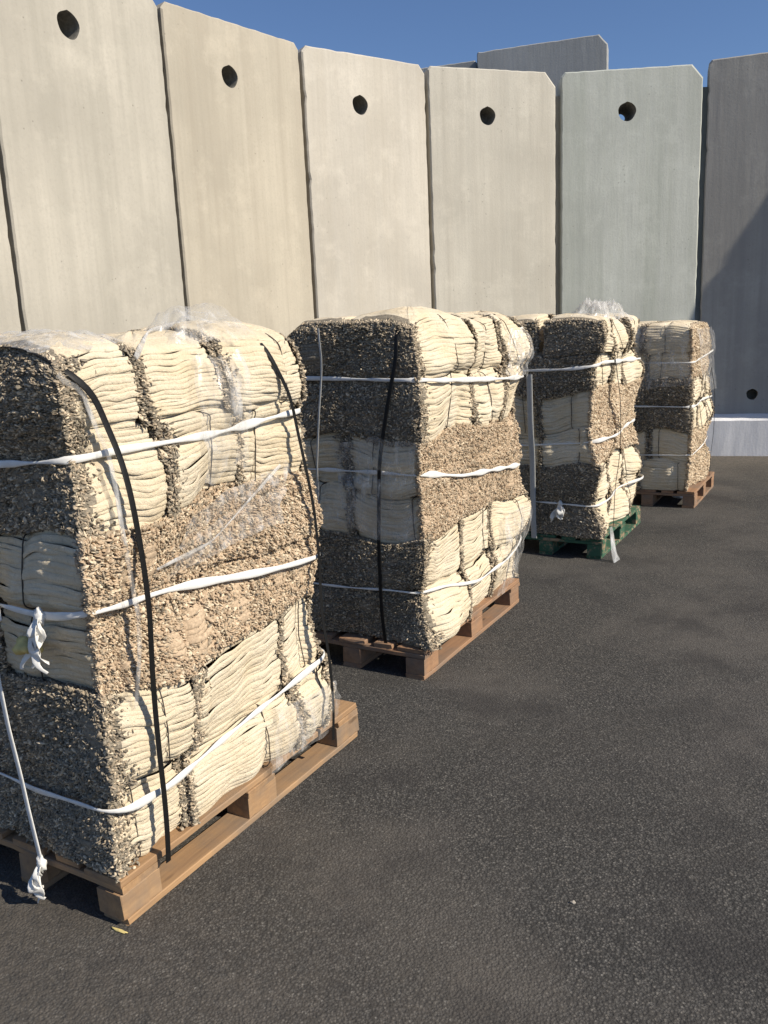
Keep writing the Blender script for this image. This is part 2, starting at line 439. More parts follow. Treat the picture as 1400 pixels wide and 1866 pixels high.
class Load:
    """a strapped stack; load coordinates (u, v, z): u=0 is the sunlit side, v=0 the shaded side"""
    def __init__(s, idx, corner, Lv, Lu, ztop, off, bands, seed, droop=0.08, amp=0.010):
        s.i = idx; s.o = np.array(corner) + Vd*off[0] + Ud*off[1]
        s.Lv, s.Lu, s.zt, s.z0 = Lv, Lu, ztop, PT
        s.bands = bands; s.droop = droop; s.amp = amp
        s.r = np.random.default_rng(seed)
        s.ph = s.r.uniform(0, 6.28, (6,)); s.fr = s.r.uniform(3.0, 9.0, (6, 2))
        s.bulge = []      # (side, coord, z, radius, amount)
    dside = (1.0, 0.7, 1.0, 0.7); topn = 0.012
    def deform(s, p, pinch=1.0, warp=1.0):
        u, v, z = p[:, 0].copy(), p[:, 1].copy(), p[:, 2].copy()
        # the layers sag unevenly
        mid = np.sin(np.pi*np.clip((z - s.z0)/(s.zt - s.z0), 0, 1))
        z = z + warp*0.024*mid*(np.sin(7.5*u + 2.6*z + s.ph[2]) + 0.8*np.sin(6.3*v + 3.4*z + s.ph[3]) + 0.5*np.sin(13*(u + v) + s.ph[4]))
        du0, du1 = np.maximum(u, 0), np.maximum(s.Lu - u, 0)
        dv0, dv1 = np.maximum(v, 0), np.maximum(s.Lv - v, 0)
        # weights: how much a point belongs to each outer side
        w = lambda d: np.exp(-(d/0.10)**2)
        # outward noise
        for k in range(6):
            a = s.amp*0.55*np.sin(s.fr[k, 0]*(u - v) + s.fr[k, 1]*z*1.6 + s.ph[k])
            u = u - a*w(du0) + a*w(du1); v = v - a*w(dv0)*0.8 + a*w(dv1)
        # bands pulling in
        for zb in s.bands:
            g = 0.014*pinch*np.exp(-((z - zb)/0.030)**2)
            u = u + g*w(du0) - g*w(du1); v = v + g*w(dv0) - g*w(dv1)
        for side, c, zc, rad, amt in s.bulge:
            if side == 'R': g = amt*np.exp(-((v - c)/rad)**2 - ((z - zc)/(rad*0.8))**2)*w(du0*0.6); u = u - g
            elif side == 'L': g = amt*np.exp(-((u - c)/rad)**2 - ((z - zc)/(rad*0.8))**2)*w(dv0*0.6); v = v - g
            else: g = amt*np.exp(-((v - c)/rad)**2 - ((z - zc)/(rad*0.8))**2)*w(dv1*0.6); v = v + g
        # rounded top edge
        t = np.clip((z - (s.zt - 0.26))/0.26, 0, 1.2)
        for (d, ax, sg), ds in zip(((du0, 0, 1), (du1, 0, -1), (dv0, 1, 1), (dv1, 1, -1)), s.dside):
            e = np.clip(1 - d/0.22, 0, 1)
            z = z - s.droop*ds*0.8*t*e**2.2
            sh = 0.055*ds*(s.droop/0.08)*t**3*e
            if ax == 0: u = u + sg*sh
            else: v = v + sg*sh
        z = z + s.topn*t*np.sin(5*u + s.ph[0])*np.sin(6*v + s.ph[1])
        return np.stack([u, v, z], 1)
    def world(s, p):
        q = np.empty_like(p)
        q[:, 0] = s.o[0] + Vd[0]*p[:, 1] + Ud[0]*p[:, 0]
        q[:, 1] = s.o[1] + Vd[1]*p[:, 1] + Ud[1]*p[:, 0]
        q[:, 2] = p[:, 2]
        return q
    def surf(s, side, c, z, out):
        """point on a side of the load, pushed outwards by `out`"""
        c = np.asarray(c, float); z = np.asarray(z, float)
        if side == 'R': p = np.stack([np.zeros_like(c), c, z], 1); k = (0, -1)
        elif side == 'L': p = np.stack([c, np.zeros_like(c), z], 1); k = (1, -1)
        elif side == 'B': p = np.stack([np.full_like(c, s.Lu), c, z], 1); k = (0, 1)
        else: p = np.stack([c, np.full_like(c, s.Lv), z], 1); k = (1, 1)
        p = s.deform(p, warp=0.0); p[:, k[0]] += k[1]*out
        return p

def fold_outline(L, W, rc, m):
    """points round a rounded rectangle, with arc parameter"""
    segs = [((-L/2+rc, -W/2), (L/2-rc, -W/2)), ((L/2, -W/2+rc), (L/2, W/2-rc)), ((L/2-rc, W/2), (-L/2+rc, W/2)), ((-L/2, W/2-rc), (-L/2, -W/2+rc))]
    pts = []
    for i, (a, b) in enumerate(segs):
        ln = math.hypot(b[0]-a[0], b[1]-a[1]); n = max(3, int(m*ln))
        for j in range(n + 1):
            pts.append((a[0] + (b[0]-a[0])*j/n, a[1] + (b[1]-a[1])*j/n))
        nx = segs[(i+1) % 4][0]
        cx, cy = [(L/2-rc, -W/2+rc), (L/2-rc, W/2-rc), (-L/2+rc, W/2-rc), (-L/2+rc, -W/2+rc)][i]
        a0 = [-90, 0, 90, 180][i]
        for j in (1, 2):
            t = RAD(a0 + 30*j); pts.append((cx + rc*math.cos(t), cy + rc*math.sin(t)))
    return np.array(pts)

def stack_geometry(L, W, H, n, r, dens, cuffs, strings, sag=0.010):
    """folded sheets piled up; x along the bundle, cuffs = (x- cuff length, x+ cuff length)"""
    ol = fold_outline(L, W, 0.030, dens); m = len(ol)
    nrm = np.zeros_like(ol)
    tg = np.roll(ol, -1, 0) - np.roll(ol, 1, 0); nrm[:, 0] = tg[:, 1]; nrm[:, 1] = -tg[:, 0]
    nrm /= np.linalg.norm(nrm, axis=1)[:, None]
    s = np.linspace(0, 2*np.pi, m, endpoint=False)
    ths = r.uniform(0.65, 1.4, n); ths *= H/ths.sum()
    zb = np.concatenate([[0], np.cumsum(ths)])
    phis = np.radians([-86, -55, -19, 19, 55, 86]); K = len(phis)
    V = []; Q = []; base = 0
    p1, p2 = r.uniform(0, 6.28, 2)
    wav = 0.008*np.sin(ol[:, 0]/L*5.0 + p1) + 0.004*np.sin(ol[:, 0]/L*13 + p2)
    lump = np.zeros(m); lz = r.uniform(0, 6.28, 14)
    for kf in range(3, 14): lump = lump + r.normal(0, 0.0042/kf**0.3)*np.cos(kf*s + r.uniform(0, 6.28))
    for i in range(n):
        t = ths[i]; zc = (zb[i] + zb[i+1])/2
        e = abs(2*zc/H - 1)
        rad = np.zeros(m)
        for kf in range(2, 16):
            rad += r.normal(0, 0.0014/kf**0.40)*np.cos(kf*s + r.uniform(0, 6.28))
        ox, oy = r.normal(0, 0.0016), r.normal(0, 0.0020)
        rad = rad + lump*math.sin(zc/H*3.3 + lz[0])
        zz = np.zeros(m)
        for kf in range(3, 18):
            zz += r.normal(0, 0.0010/kf**0.35)*np.cos(kf*s + r.uniform(0, 6.28))
        pil = 0.026*e**3.6
        dom = wav*math.sin(math.pi*min(1, max(0, zc/H)))
        for st in strings:
            g = np.exp(-((ol[:, 0] - st)/0.022)**2)
            rad = rad - 0.009*g; dom = dom - 0.012*g*(2*zc/H - 1)
        for k, ph in enumerate(phis):
            ins = t*0.22*(1 - math.cos(ph)) + pil
            off = rad - ins
            x = ol[:, 0] + nrm[:, 0]*off + ox; y = ol[:, 1] + nrm[:, 1]*off + oy
            z = zc + t*0.63*math.sin(ph) + zz + dom
            V.append(np.stack([x, y, np.maximum(z, 0.0)], 1))
        idx = base + np.arange(m); nx = base + (np.arange(m) + 1) % m
        for k in range(K - 1):
            Q.append(np.stack([idx + k*m, nx + k*m, nx + (k+1)*m, idx + (k+1)*m], 1))
        base += K*m
    # puffy cap on the top sheet
    top = V[-1]; c = np.array([0, 0])
    last = base - m
    for j, (f, hz) in enumerate(((0.90, 0.006), (0.6, 0.009), (0.25, 0.010), (0.01, 0.010))):
        x = top[:, 0]*f; y = top[:, 1]*f
        z = top[:, 2] + hz + 0.004*np.sin(x*40 + p1)*np.sin(y*33 + p2)
        V.append(np.stack([x, y, z], 1))
        idx = last + np.arange(m); nx = last + (np.arange(m) + 1) % m
        nb = base + np.arange(m); nn = base + (np.arange(m) + 1) % m
        Q.append(np.stack([idx, nx, nn, nb], 1)); last = base; base += m
    V = np.concatenate(V); Q = np.concatenate(Q)
    cx = V[Q].mean(1)[:, 0]
    wob = 0.010*np.sin(V[Q].mean(1)[:, 2]*60 + p1) + r.normal(0, 0.004, len(Q))
    mi = np.where((cx < -L/2 + cuffs[0] + wob*(cuffs[0] > 0)) & (cuffs[0] > 0), 1, 0)
    mi = np.where((cx > L/2 - cuffs[1] + wob*(cuffs[1] > 0)) & (cuffs[1] > 0), 2, mi)
    return V, Q, mi

def tufts(base, nrm, r, size):
    """small rounded fabric nubs standing on the cuff ends; base (n,3), nrm (n,3)"""
    n = len(base)
    d = nrm + r.normal(0, 0.38, (n, 3)); d /= np.linalg.norm(d, axis=1)[:, None]
    w = r.normal(0, 1, (n, 3)); w[:, 2] *= 0.42
    w -= (w*d).sum(1)[:, None]*d; w /= np.linalg.norm(w, axis=1)[:, None]
    c = np.cross(d, w)
    a = np.exp(r.normal(-0.62, 0.42, n))[:, None]*size*0.80; b = np.exp(r.normal(-1.12, 0.30, n))[:, None]*size*0.5
    h = r.uniform(0.25, 1.05, n)[:, None]*size*0.80
    lean = r.normal(0, 0.35, (n, 1))
    P = []
    for f, t in ((0.85, -0.15), (1.0, 0.45), (0.62, 0.86)):
        for k in range(5):
            th = 2*math.pi*k/5
            P.append(base + w*a*f*math.cos(th) + c*b*f*math.sin(th) + d*h*t + w*lean*h*t)
    P.append(base + d*h + w*lean*h)
    V = np.stack(P, 1).reshape(-1, 3); m = 16
    o = (np.arange(n)*m)[:, None]
    q = [[r0*5 + k, r0*5 + (k+1) % 5, r0*5 + 5 + (k+1) % 5, r0*5 + 5 + k] for r0 in (0, 1) for k in range(5)]
    t = [[10 + k, 10 + (k+1) % 5, 15] for k in range(5)]
    Q = (o[:, :, None] + np.array(q)[None]).reshape(-1, 4); T = (o[:, :, None] + np.array(t)[None]).reshape(-1, 3)
    return V, Q, T

LAYER = ['top layer', 'second layer down', 'third layer down', 'fourth layer down', 'fifth layer down', 'bottom layer']
POS = [['at near corner', 'middle of sunlit side', 'far sunlit end'], ['back of shaded side', 'middle of back', 'far back corner']]
STACK = {1: 'front stack', 2: 'second stack', 3: 'green pallet stack', 4: 'last stack'}

def place_bundle(ld, kind, cu, cv, z0, L, W, H, res, r, label, fringe, cuffs, strings):
    """kind A: bundle lies along v; kind B: along u.  fringe = per end (mode, palette) with mode full/side/none"""
    nsh = max(5, int(round(H/0.0158*res[1])))
    V, Q, mi = stack_geometry(L, W, H, nsh, r, res[0], cuffs, strings)
    def tol(P):
        if kind == 'A': return np.stack([cu + P[:, 1]*(1), cv + P[:, 0], z0 + P[:, 2]], 1)
        return np.stack([cu + P[:, 0], cv + P[:, 1], z0 + P[:, 2]], 1)
    base = ld.world(ld.deform(np.array([[cu, cv, z0]])))[0]
    root = empty('cloth_bundle', base)
    look, cat, grp = label
    tag(root, look, cat, grp)
    pal = {'dark': [M['dark'], M['brown'], M['pale']], 'tan': [M['tan'], M['brown'], M['pale']]}
    em = [M['dark'] if f[1] == 'dark' else M['tan'] for f in fringe]
    Vw = ld.world(ld.deform(tol(V))) - base
    # sheets are not mirrored: flip quads so that normals point outward
    if kind == 'A': Q = Q[:, ::-1]
    np_mesh('folded_cloth', Vw, Q, [M['cream'], em[0], em[1]], root, mi=mi)
    BV = []; BN = []; MI = []
    for sgn, (mode, palette) in zip((-1, 1), fringe):
        if mode == 'none': continue
        area = W*H
        n = int(area/0.125*res[2]*1.6)
        y = r.uniform(-W/2 + 0.004, W/2 - 0.004, n); z = r.uniform(0.006, H - 0.004, n)
        if mode == 'side':
            keep = np.abs(y) > W/2 - 0.10; y, z = y[keep], z[keep]; n = len(y)
        ed = np.maximum(np.maximum(0, np.abs(y) - (W/2 - 0.03))/0.03, np.maximum(0, np.abs(z - H/2) - (H/2 - 0.03))/0.03)
        x = sgn*(L/2 - 0.002 - 0.014*ed**2 + r.uniform(-0.007, 0.005, n))
        b = np.stack([x, y, z], 1); nn = np.tile([[sgn*1.0, 0, 0]], (n, 1)); nn[:, 1] += 0.5*np.sign(y)*ed**2
        # some creep round the edge on to the folded sides and the top
        ns = int(n*(0.20 if mode == 'full' else r.uniform(0.05, 0.24)))
        reach = (0.062 if mode == 'full' else r.uniform(0.010, 0.034)) if palette == 'dark' else 0.016
        sy = np.sign(r.uniform(-1, 1, ns)); z2 = r.uniform(0, H, ns)
        x2 = sgn*(L/2 - np.abs(r.normal(0, reach*0.55, ns)))
        b2 = np.stack([x2, sy*(W/2 - 0.003), z2], 1); n2 = np.stack([np.full(ns, sgn*0.6), sy*0.7, np.zeros(ns)], 1)
        nt_ = ns//2
        y3 = r.uniform(-W/2, W/2, nt_)
        b3 = np.stack([sgn*(L/2 - np.abs(r.normal(0, 0.018, nt_))), y3, np.full(nt_, H - 0.004)], 1); n3 = np.stack([np.full(nt_, sgn*0.7), np.zeros(nt_), np.full(nt_, 0.7)], 1)
        b = np.concatenate([b, b2, b3]); nn = np.concatenate([nn, n2, n3])
        q = r.random(len(b))
        c1, c2, c3 = r.uniform(0, 6.28, 3)
        cl = np.sin(b[:, 1]*61 + c1 + 2*np.sin(b[:, 2]*43 + c2))*np.sin(b[:, 2]*97 + c3 + 2*np.sin(b[:, 1]*37 + c1))
        b[:, 0] += sgn*0.006*cl
        q = np.clip(q - 0.16*cl*(1 if palette == 'dark' else 0.7) - (0.04 if palette == 'dark' else 0.0), 0, 0.999)
        if palette == 'dark':   mm = np.where(q < 0.52, 0, np.where(q < 0.80, 1, 2))
        elif ld.i >= 3:         mm = np.where(q < 0.42, 3, np.where(q < 0.56, 1, 2))
        else:                   mm = np.where(q < 0.54, 3, np.where(q < 0.78, 1, np.where(q < 0.83, 0, 2)))
        BV.append(b); BN.append(nn); MI.append(mm)
    if BV:
        b = np.concatenate(BV); nn = np.concatenate(BN); mm = np.concatenate(MI)
        TV, TQ, TT = tufts(b, nn, r, res[3])
        TVw = ld.world(ld.deform(tol(TV))) - base
        if kind == 'A': TQ = TQ[:, ::-1]; TT = TT[:, ::-1]
        np_mesh('frayed_ends', TVw, TQ, [M['dark'], M['brown'], M['pale'], M['tan']], root, mi=np.concatenate([np.repeat(mm, 10), np.repeat(mm, 5)]), tris=TT)
    for st in strings:
        # a string tied round the bundle
        k = 44; pts = []
        for a in np.linspace(0, 2*np.pi, k, endpoint=False):
            ca, sa = math.cos(a), math.sin(a)
            e = 0.16
            yy = math.copysign(abs(ca)**e, ca)*(W/2 - 0.004); zz = H/2 + math.copysign(abs(sa)**e, sa)*(H/2 - 0.004)
            pts.append((st + 0.006*math.sin(3*a + st*50), yy, zz))
        P = tol(np.array(pts))
        tube_obj('tie_string', ld.world(ld.deform(P)) - base, 0.0022, M['string'], root, closed=True)
    return root

def tube_obj(name, pts, rad, m, parent=None, closed=False, loc=(0, 0, 0), sides=6):
    pts = np.asarray(pts, float); n = len(pts)
    if closed: tg = np.roll(pts, -1, 0) - np.roll(pts, 1, 0)
    else: tg = np.gradient(pts, axis=0)
    tg /= np.linalg.norm(tg, axis=1)[:, None] + 1e-9
    ref = np.where(np.abs(tg[:, 2:3]) > 0.8, np.array([[1.0, 0.3, 0]]), np.array([[0, 0, 1.0]]))
    a = np.cross(tg, ref); a /= np.linalg.norm(a, axis=1)[:, None] + 1e-9
    b = np.cross(tg, a)
    R = rad if np.ndim(rad) else np.full(n, rad)
    th = np.linspace(0, 2*np.pi, sides, endpoint=False)
    V = (pts[:, None, :] + R[:, None, None]*(np.cos(th)[None, :, None]*a[:, None, :] + np.sin(th)[None, :, None]*b[:, None, :])).reshape(-1, 3)
    Q = []
    for i in range(n if closed else n - 1):
        j = (i + 1) % n
        for k in range(sides):
            Q.append((i*sides + k, i*sides + (k+1) % sides, j*sides + (k+1) % sides, j*sides + k))
    return np_mesh(name, V, Q, m, parent, loc)

def ribbon_geo(pts, outs, wid, th, closed=False, wdir=None):
    """flat band with a lens section; outs = outward direction per point"""
    pts = np.asarray(pts, float); outs = np.asarray(outs, float); n = len(pts)
    tg = (np.roll(pts, -1, 0) - np.roll(pts, 1, 0)) if closed else np.gradient(pts, axis=0)
    tg /= np.linalg.norm(tg, axis=1)[:, None] + 1e-9
    o = outs - (outs*tg).sum(1)[:, None]*tg; o /= np.linalg.norm(o, axis=1)[:, None] + 1e-9
    w = np.cross(tg, o)
    W = wid if np.ndim(wid) else np.full(n, wid)
    sec = [(-0.5, 0), (-0.42, 0.5), (-0.15, 0.8), (0.15, 0.7), (0.42, 0.5), (0.5, 0), (0.42, -0.5), (-0.42, -0.5)]
    k = len(sec)
    V = np.stack([pts + w*(W*a)[:, None] + o*(th*b) for a, b in sec], 1).reshape(-1, 3)
    Q = [(i*k + j, i*k + (j+1) % k, ((i+1) % n)*k + (j+1) % k, ((i+1) % n)*k + j) for i in range(n if closed else n-1) for j in range(k)]
    return V, Q

def interp(cp, x):
    cp = sorted(cp); return np.interp(x, [a for a, _ in cp], [b for _, b in cp])

def smooth_path(P, it=2, closed=False):
    P = np.asarray(P, float)
    for _ in range(it):
        if closed: P = 0.25*np.roll(P, 1, 0) + 0.5*P + 0.25*np.roll(P, -1, 0)
        else: P[1:-1] = 0.25*P[:-2] + 0.5*P[1:-1] + 0.25*P[2:]
    return P

def band(ld, label, zR, zL, width, seed, name='white_strapping', group='white plastic bands round the stacks', out=0.021, knot=None, m='white_band'):
    """a horizontal plastic band round the whole stack; zR(v), zL(u) control points"""
    r = np.random.default_rng(seed)
    step_ = 0.02; pts = []; outs = []
    def add(side, cs, zs, od):
        p = ld.surf(side, cs, zs, out); pts.append(p); outs.append(np.tile([od], (len(cs), 1)))
    v = np.arange(0.01, ld.Lv - 0.005, step_); u = np.arange(0.01, ld.Lu - 0.005, step_)
    add('R', v, interp(zR, v), (-1, 0, 0))
    zr1, zl1 = interp(zR, ld.Lv), interp(zL, ld.Lu)
    add('F', u, np.linspace(zr1, (zr1 + zl1)/2, len(u)), (0, 1, 0))
    add('B', v[::-1], np.linspace((zr1 + zl1)/2, zl1, len(v)), (1, 0, 0))
    add('L', u[::-1], interp(zL, u[::-1]), (0, -1, 0))
    P = np.concatenate(pts); O = np.concatenate(outs)
    Z = P[:, 2].copy(); P = smooth_path(P, 4, True); P[:, 2] = smooth_path(P, 3, True)[:, 2]
    # keep outside after smoothing
    for ax, side in ((0, -1), (1, -1)):
        pass
    O = smooth_path(O, 4, True)
    n = len(P); s = np.linspace(0, 2*np.pi, n, endpoint=False)
    wv = width*(1 + 0.25*sum(np.cos(k*s + r.uniform(0, 6.28))*r.normal(0, 0.5) for k in range(4, 22)))
    wv = np.clip(wv, width*0.55, width*1.6)
    wv = wv*np.where(np.abs(O[:, 1]) > 0.7, 0.68, 1.0)
    V, Q = ribbon_geo(P, O, wv, 0.0040, True)
    V[:, 2] += 0.0
    o = np_mesh(name, ld.world(V), Q, M[m])
    tag(o, label, 'plastic band', group)
    if knot:
        side, c, drop, sd = knot
        z = float(interp(zL if side == 'L' else zR, c))
        knot_part(ld, o, side, c, z, drop, sd)
    return o

def knot_part(ld, parent, side, c, z, drop, seed, lean=0.25):
    """crumpled knot with hanging tails"""
    r = np.random.default_rng(seed)
    Vs, Qs = [], []; b = 0
    k0 = ld.surf(side, [c], [z], 0.03)[0]
    ax = 0 if side == 'L' else 1; na = 1 - ax
    # lump
    nu, nv = 12, 8
    P = []
    for i in range(nv + 1):
        for j in range(nu):
            th = math.pi*i/nv; ph = 2*math.pi*j/nu
            rr = 1 + 0.22*math.sin(3*ph + 5*th + seed) + r.normal(0, 0.08)
            q = np.zeros(3); q[ax] = 0.017*rr*math.sin(th)*math.cos(ph); q[na] = 0.012*rr*math.sin(th)*math.sin(ph); q[2] = 0.024*rr*math.cos(th)
            P.append(k0 + q)
    Vs.append(np.array(P))
    Qs += [(i*nu + j, i*nu + (j+1) % nu, (i+1)*nu + (j+1) % nu, (i+1)*nu + j) for i in range(nv) for j in range(nu)]
    b = len(P)
    for t in range(5):
        ln = drop*r.uniform(0.45, 1.0); n = 14
        tt = np.linspace(0, 1, n)
        p = np.tile(k0, (n, 1)); sw = r.normal(0, 0.25) + lean
        p[:, ax] += sw*ln*tt**1.5 + 0.012*np.sin(tt*7 + t); p[:, 2] -= ln*tt; p[:, na] += -0.004 - 0.03*np.sin(tt*3.1)*r.uniform(0.1, 1) + 0.01*np.sin(tt*9 + t)
        od = np.zeros((n, 3)); od[:, na] = -1; od[:, ax] = np.sin(tt*6 + t*2)*0.8
        wv = (0.012 + 0.026*np.sin(np.pi*np.clip(tt*1.1, 0, 1)))*r.uniform(0.6, 1.2)
        V, Q = ribbon_geo(p, od, wv, 0.002)
        Vs.append(V); Qs += [tuple(x + b for x in q) for q in Q]; b += len(V)
    o = np_mesh('knot', ld.world(np.concatenate(Vs)), Qs, M['white_band'])
    o.parent = parent
    return o

def vstrap(ld, label, side, cp, width, seed, m='black_strap', name='black_strap', group='black straps over the stacks', out=0.016, zlow=0.128, th=0.0018, over=True, ztop=None):
    """a strap up one side, over the top and down the opposite side; cp = (z, coordinate) points on the seen side"""
    r = np.random.default_rng(seed)
    z = np.arange(zlow, (ztop or ld.zt) + 0.001, 0.03)
    c = interp(cp, z)
    A = ld.surf(side, c, z, out); na = 0 if side == 'R' else 1
    dep = -A[:, na]; W = 8
    env = np.array([dep[max(0, i - W):i + W + 1].max() for i in range(len(dep))])
    bl = np.clip((ld.zt - 0.22 - A[:, 2])/0.15, 0, 1)
    A[:, na] = -smooth_path((env*bl + dep*(1 - bl))[:, None], 12)[:, 0]
    if not over:
        P = A; O = np.zeros_like(P); O[:, na] = -1
    else:
        far = ld.Lu if side == 'R' else ld.Lv
        x = np.arange(0.03, far - 0.02, 0.04); cc = np.full_like(x, c[-1])
        T = np.stack([x, cc, np.full_like(x, ld.zt)], 1) if side == 'R' else np.stack([cc, x, np.full_like(x, ld.zt)], 1)
        T = ld.deform(T); T[:, 2] += 0.012
        Bk = ld.surf('B' if side == 'R' else 'F', np.full_like(z, c[-1]), z, out)[::-1]
        P = np.concatenate([A, T, Bk])
        O = np.zeros_like(P); O[:len(A), na] = -1; O[len(A):len(A)+len(T), 2] = 1; O[len(A)+len(T):, na] = 1
        P = smooth_path(P, 5); O = smooth_path(O, 6)
    V, Q = ribbon_geo(P, O, width, th)
    o = np_mesh(name, ld.world(V), Q, M[m])
    return tag(o, label, 'strap', group)

def film_patch(ld, label, side, quad, seed, out=0.02, amp=0.012, ridge=(9, 3), m='film', n=(46, 30), ragged=0.12, lift=0.0):
    """thin wrinkled film over part of a side ('R','L') or the top ('T'); quad = four (coord, z) or (u, v) corners"""
    r = np.random.default_rng(seed)
    a, b = np.meshgrid(np.linspace(0, 1, n[0]), np.linspace(0, 1, n[1]), indexing='ij')
    q = np.array(quad, float)
    rag = lambda t, k: ragged*(np.sin(t*7 + seed + k) + 0.6*np.sin(t*17 + 2*seed + k))*0.5
    aa = a + rag(b, 0)*(a - 0.5)*2*0.5; bb = b + rag(a, 3)*(b - 0.5)*2*0.5
    pc = ((1-aa)*(1-bb))[..., None]*q[0] + (aa*(1-bb))[..., None]*q[1] + (aa*bb)[..., None]*q[2] + ((1-aa)*bb)[..., None]*q[3]
    h = np.zeros_like(a)
    for k in range(7):
        f1, f2 = r.normal(0, ridge[0]), r.normal(0, ridge[1])
        h += np.abs(np.sin(f1*a + f2*b + r.uniform(0, 6.28)))*r.uniform(0.3, 1)
    h = amp*h/3
    c = pc[..., 0].ravel(); z = pc[..., 1].ravel(); h = h.ravel()
    if side == 'T':
        P = ld.deform(np.stack([c, z, np.full_like(c, ld.zt)], 1)); h = h*np.minimum(1, 6*np.minimum(np.minimum(a, 1 - a), np.minimum(b, 1 - b))).ravel(); P[:, 2] += out + h + lift*(np.sin(np.pi*np.clip(a.ravel(), 0, 1))*np.sin(np.pi*np.clip(b.ravel(), 0, 1)))
    else:
        P = ld.surf(side, c, z, out); P[:, 0 if side in 'RB' else 1] += -h
    idx = np.arange(n[0]*n[1]).reshape(n)
    Q = np.stack([idx[:-1, :-1], idx[1:, :-1], idx[1:, 1:], idx[:-1, 1:]], -1).reshape(-1, 4)
    o = np_mesh('stretch_film', ld.world(P), Q, M[m])
    return tag(o, label, 'plastic film', 'loose stretch film on the stacks')

def film_rope(ld, label, path, seed, width=0.012, m='film_thick', out=0.022):
    """film gathered into a strand across a side; path of (side, coord, z)"""
    P = np.concatenate([ld.surf(s, [c], [z], out) if s != 'T' else ld.deform(np.array([[c, z, ld.zt]])) + np.array([[0, 0, out]]) for s, c, z in path])
    t = np.linspace(0, len(P) - 1, 30); P = np.stack([np.interp(t, range(len(P)), P[:, i]) for i in range(3)], 1)
    P = smooth_path(P, 3)
    O = np.tile([[-1.0, -0.3, 0.1]], (len(P), 1))
    r = np.random.default_rng(seed)
    w = width*(1 + 0.4*np.sin(np.linspace(0, 9, len(P)) + seed)) 
    V, Q = ribbon_geo(P, O, w, 0.003)
    o = np_mesh('film_strand', ld.world(V), Q, M[m])
    return tag(o, label, 'film strand', 'gathered film strands')

def build_load(ld, pattern, zs, cutsA, cutsB, res, seed, skip_back=True):
    r = np.random.default_rng(seed)
    st = STACK[ld.i]
    grp = 'cloth bundles in the ' + st
    nl = len(pattern)
    for li, kind in enumerate(pattern):           # top to bottom
        z1, z0 = zs[li], zs[li+1]; H = z1 - z0 + 0.004
        if kind == 'A':
            cu = [0, ld.Lu*(0.5 + r.normal(0, 0.015)), ld.Lu]
            cuts = cutsA[li]
            nv = len(cuts) - 1
            for ui in range(2):
                for vi in range(nv):
                    if ui == 1 and vi > 0 and li > 0: continue
                    a, b = cuts[vi], cuts[vi+1]; L = b - a; W = cu[ui+1] - cu[ui]
                    if ui == 1:
                        a, b = ld.Lv*vi/nv, ld.Lv*(vi+1)/nv; L = b - a
                    pos = POS[ui][0 if vi == 0 else 2 if vi == nv-1 else 1]
                    lab = f'cream bundle with dark frayed ends, {pos}, {LAYER[li]}, {st}'
                    fr0 = ('full' if vi == 0 else 'side', 'dark'); fr1 = ('side', 'dark')
                    cuff = (0.045 if vi == 0 else max(0.0, r.uniform(-0.010, 0.018)), max(0.002, r.uniform(-0.010, 0.016)))
                    ss = sorted(r.uniform(-0.3, 0.3, 1)*L) if r.random() < 0.6 else []
                    dz = r.normal(0, 0.004)
                    place_bundle(ld, 'A', (cu[ui] + cu[ui+1])/2 + r.normal(0, 0.009)*(1.6 if ld.i == 3 else 1), (a + b)/2 + r.normal(0, 0.003), z0, L - 0.006, W - 0.004, H + dz, res, r, (lab, 'cloth bundle', grp), (fr0, fr1), cuff, ss)
        else:
            cuts = cutsB[li]; nv = len(cuts) - 1
            um = ld.Lu*(0.5 + r.normal(0, 0.02))
            for ui in range(2):
                for vi in range(nv):
                    if ui == 1 and vi > 0 and li > 0: continue
                    a, b = cuts[vi], cuts[vi+1]; W = b - a
                    ua, ub = (0, um) if ui == 0 else (um, ld.Lu); L = ub - ua
                    pos = POS[ui][0 if vi == 0 else 2 if vi == nv-1 else 1]
                    lab = f'bundle showing tan frayed ends, {pos}, {LAYER[li]}, {st}' if ui == 0 else f'folded cream bundle, {pos}, {LAYER[li]}, {st}'
                    f0 = ('full', 'tan') if ui == 0 else ('side', 'dark'); f1 = ('side', 'dark') if ui == 0 else ('none', 'dark')
                    cuff = (0.02 if ui == 0 else 0.006, 0.012)
                    ss = [0.1*r.normal()] if vi == 0 else []
                    place_bundle(ld, 'B', (ua + ub)/2 + r.normal(0, 0.006), (a + b)/2 + (r.normal(0, 0.007) if vi == 0 else 0), z0, L - 0.006, W - 0.002, H + r.normal(0, 0.003), res, r, (lab, 'cloth bundle', grp), (f0, f1), cuff, ss)

N = {1: ground(233, 1690), 2: ground(775, 1240), 3: ground(1095, 1020), 4: ground(1265, 927)}
pallet(N[1], 1.24, 0.8, M['wood'], 'pale brown wooden pallet under the front stack', 101)
pallet(N[2], 1.24, 0.8, M['wood_red'], 'reddish brown wooden pallet under the second stack', 102)
pallet(N[3], 1.18, 0.8, M['wood_green'], 'chipped green painted pallet under the third stack', 103)
pallet(N[4], 1.08, 0.8, M['wood_red'], 'orange brown pallet under the last stack, close to the wall', 104)

def layers(zt, parts):
    zs = [zt]; tot = sum(parts)
    for p in parts: zs.append(zs[-1] - p/tot*(zt - PT))
    return zs

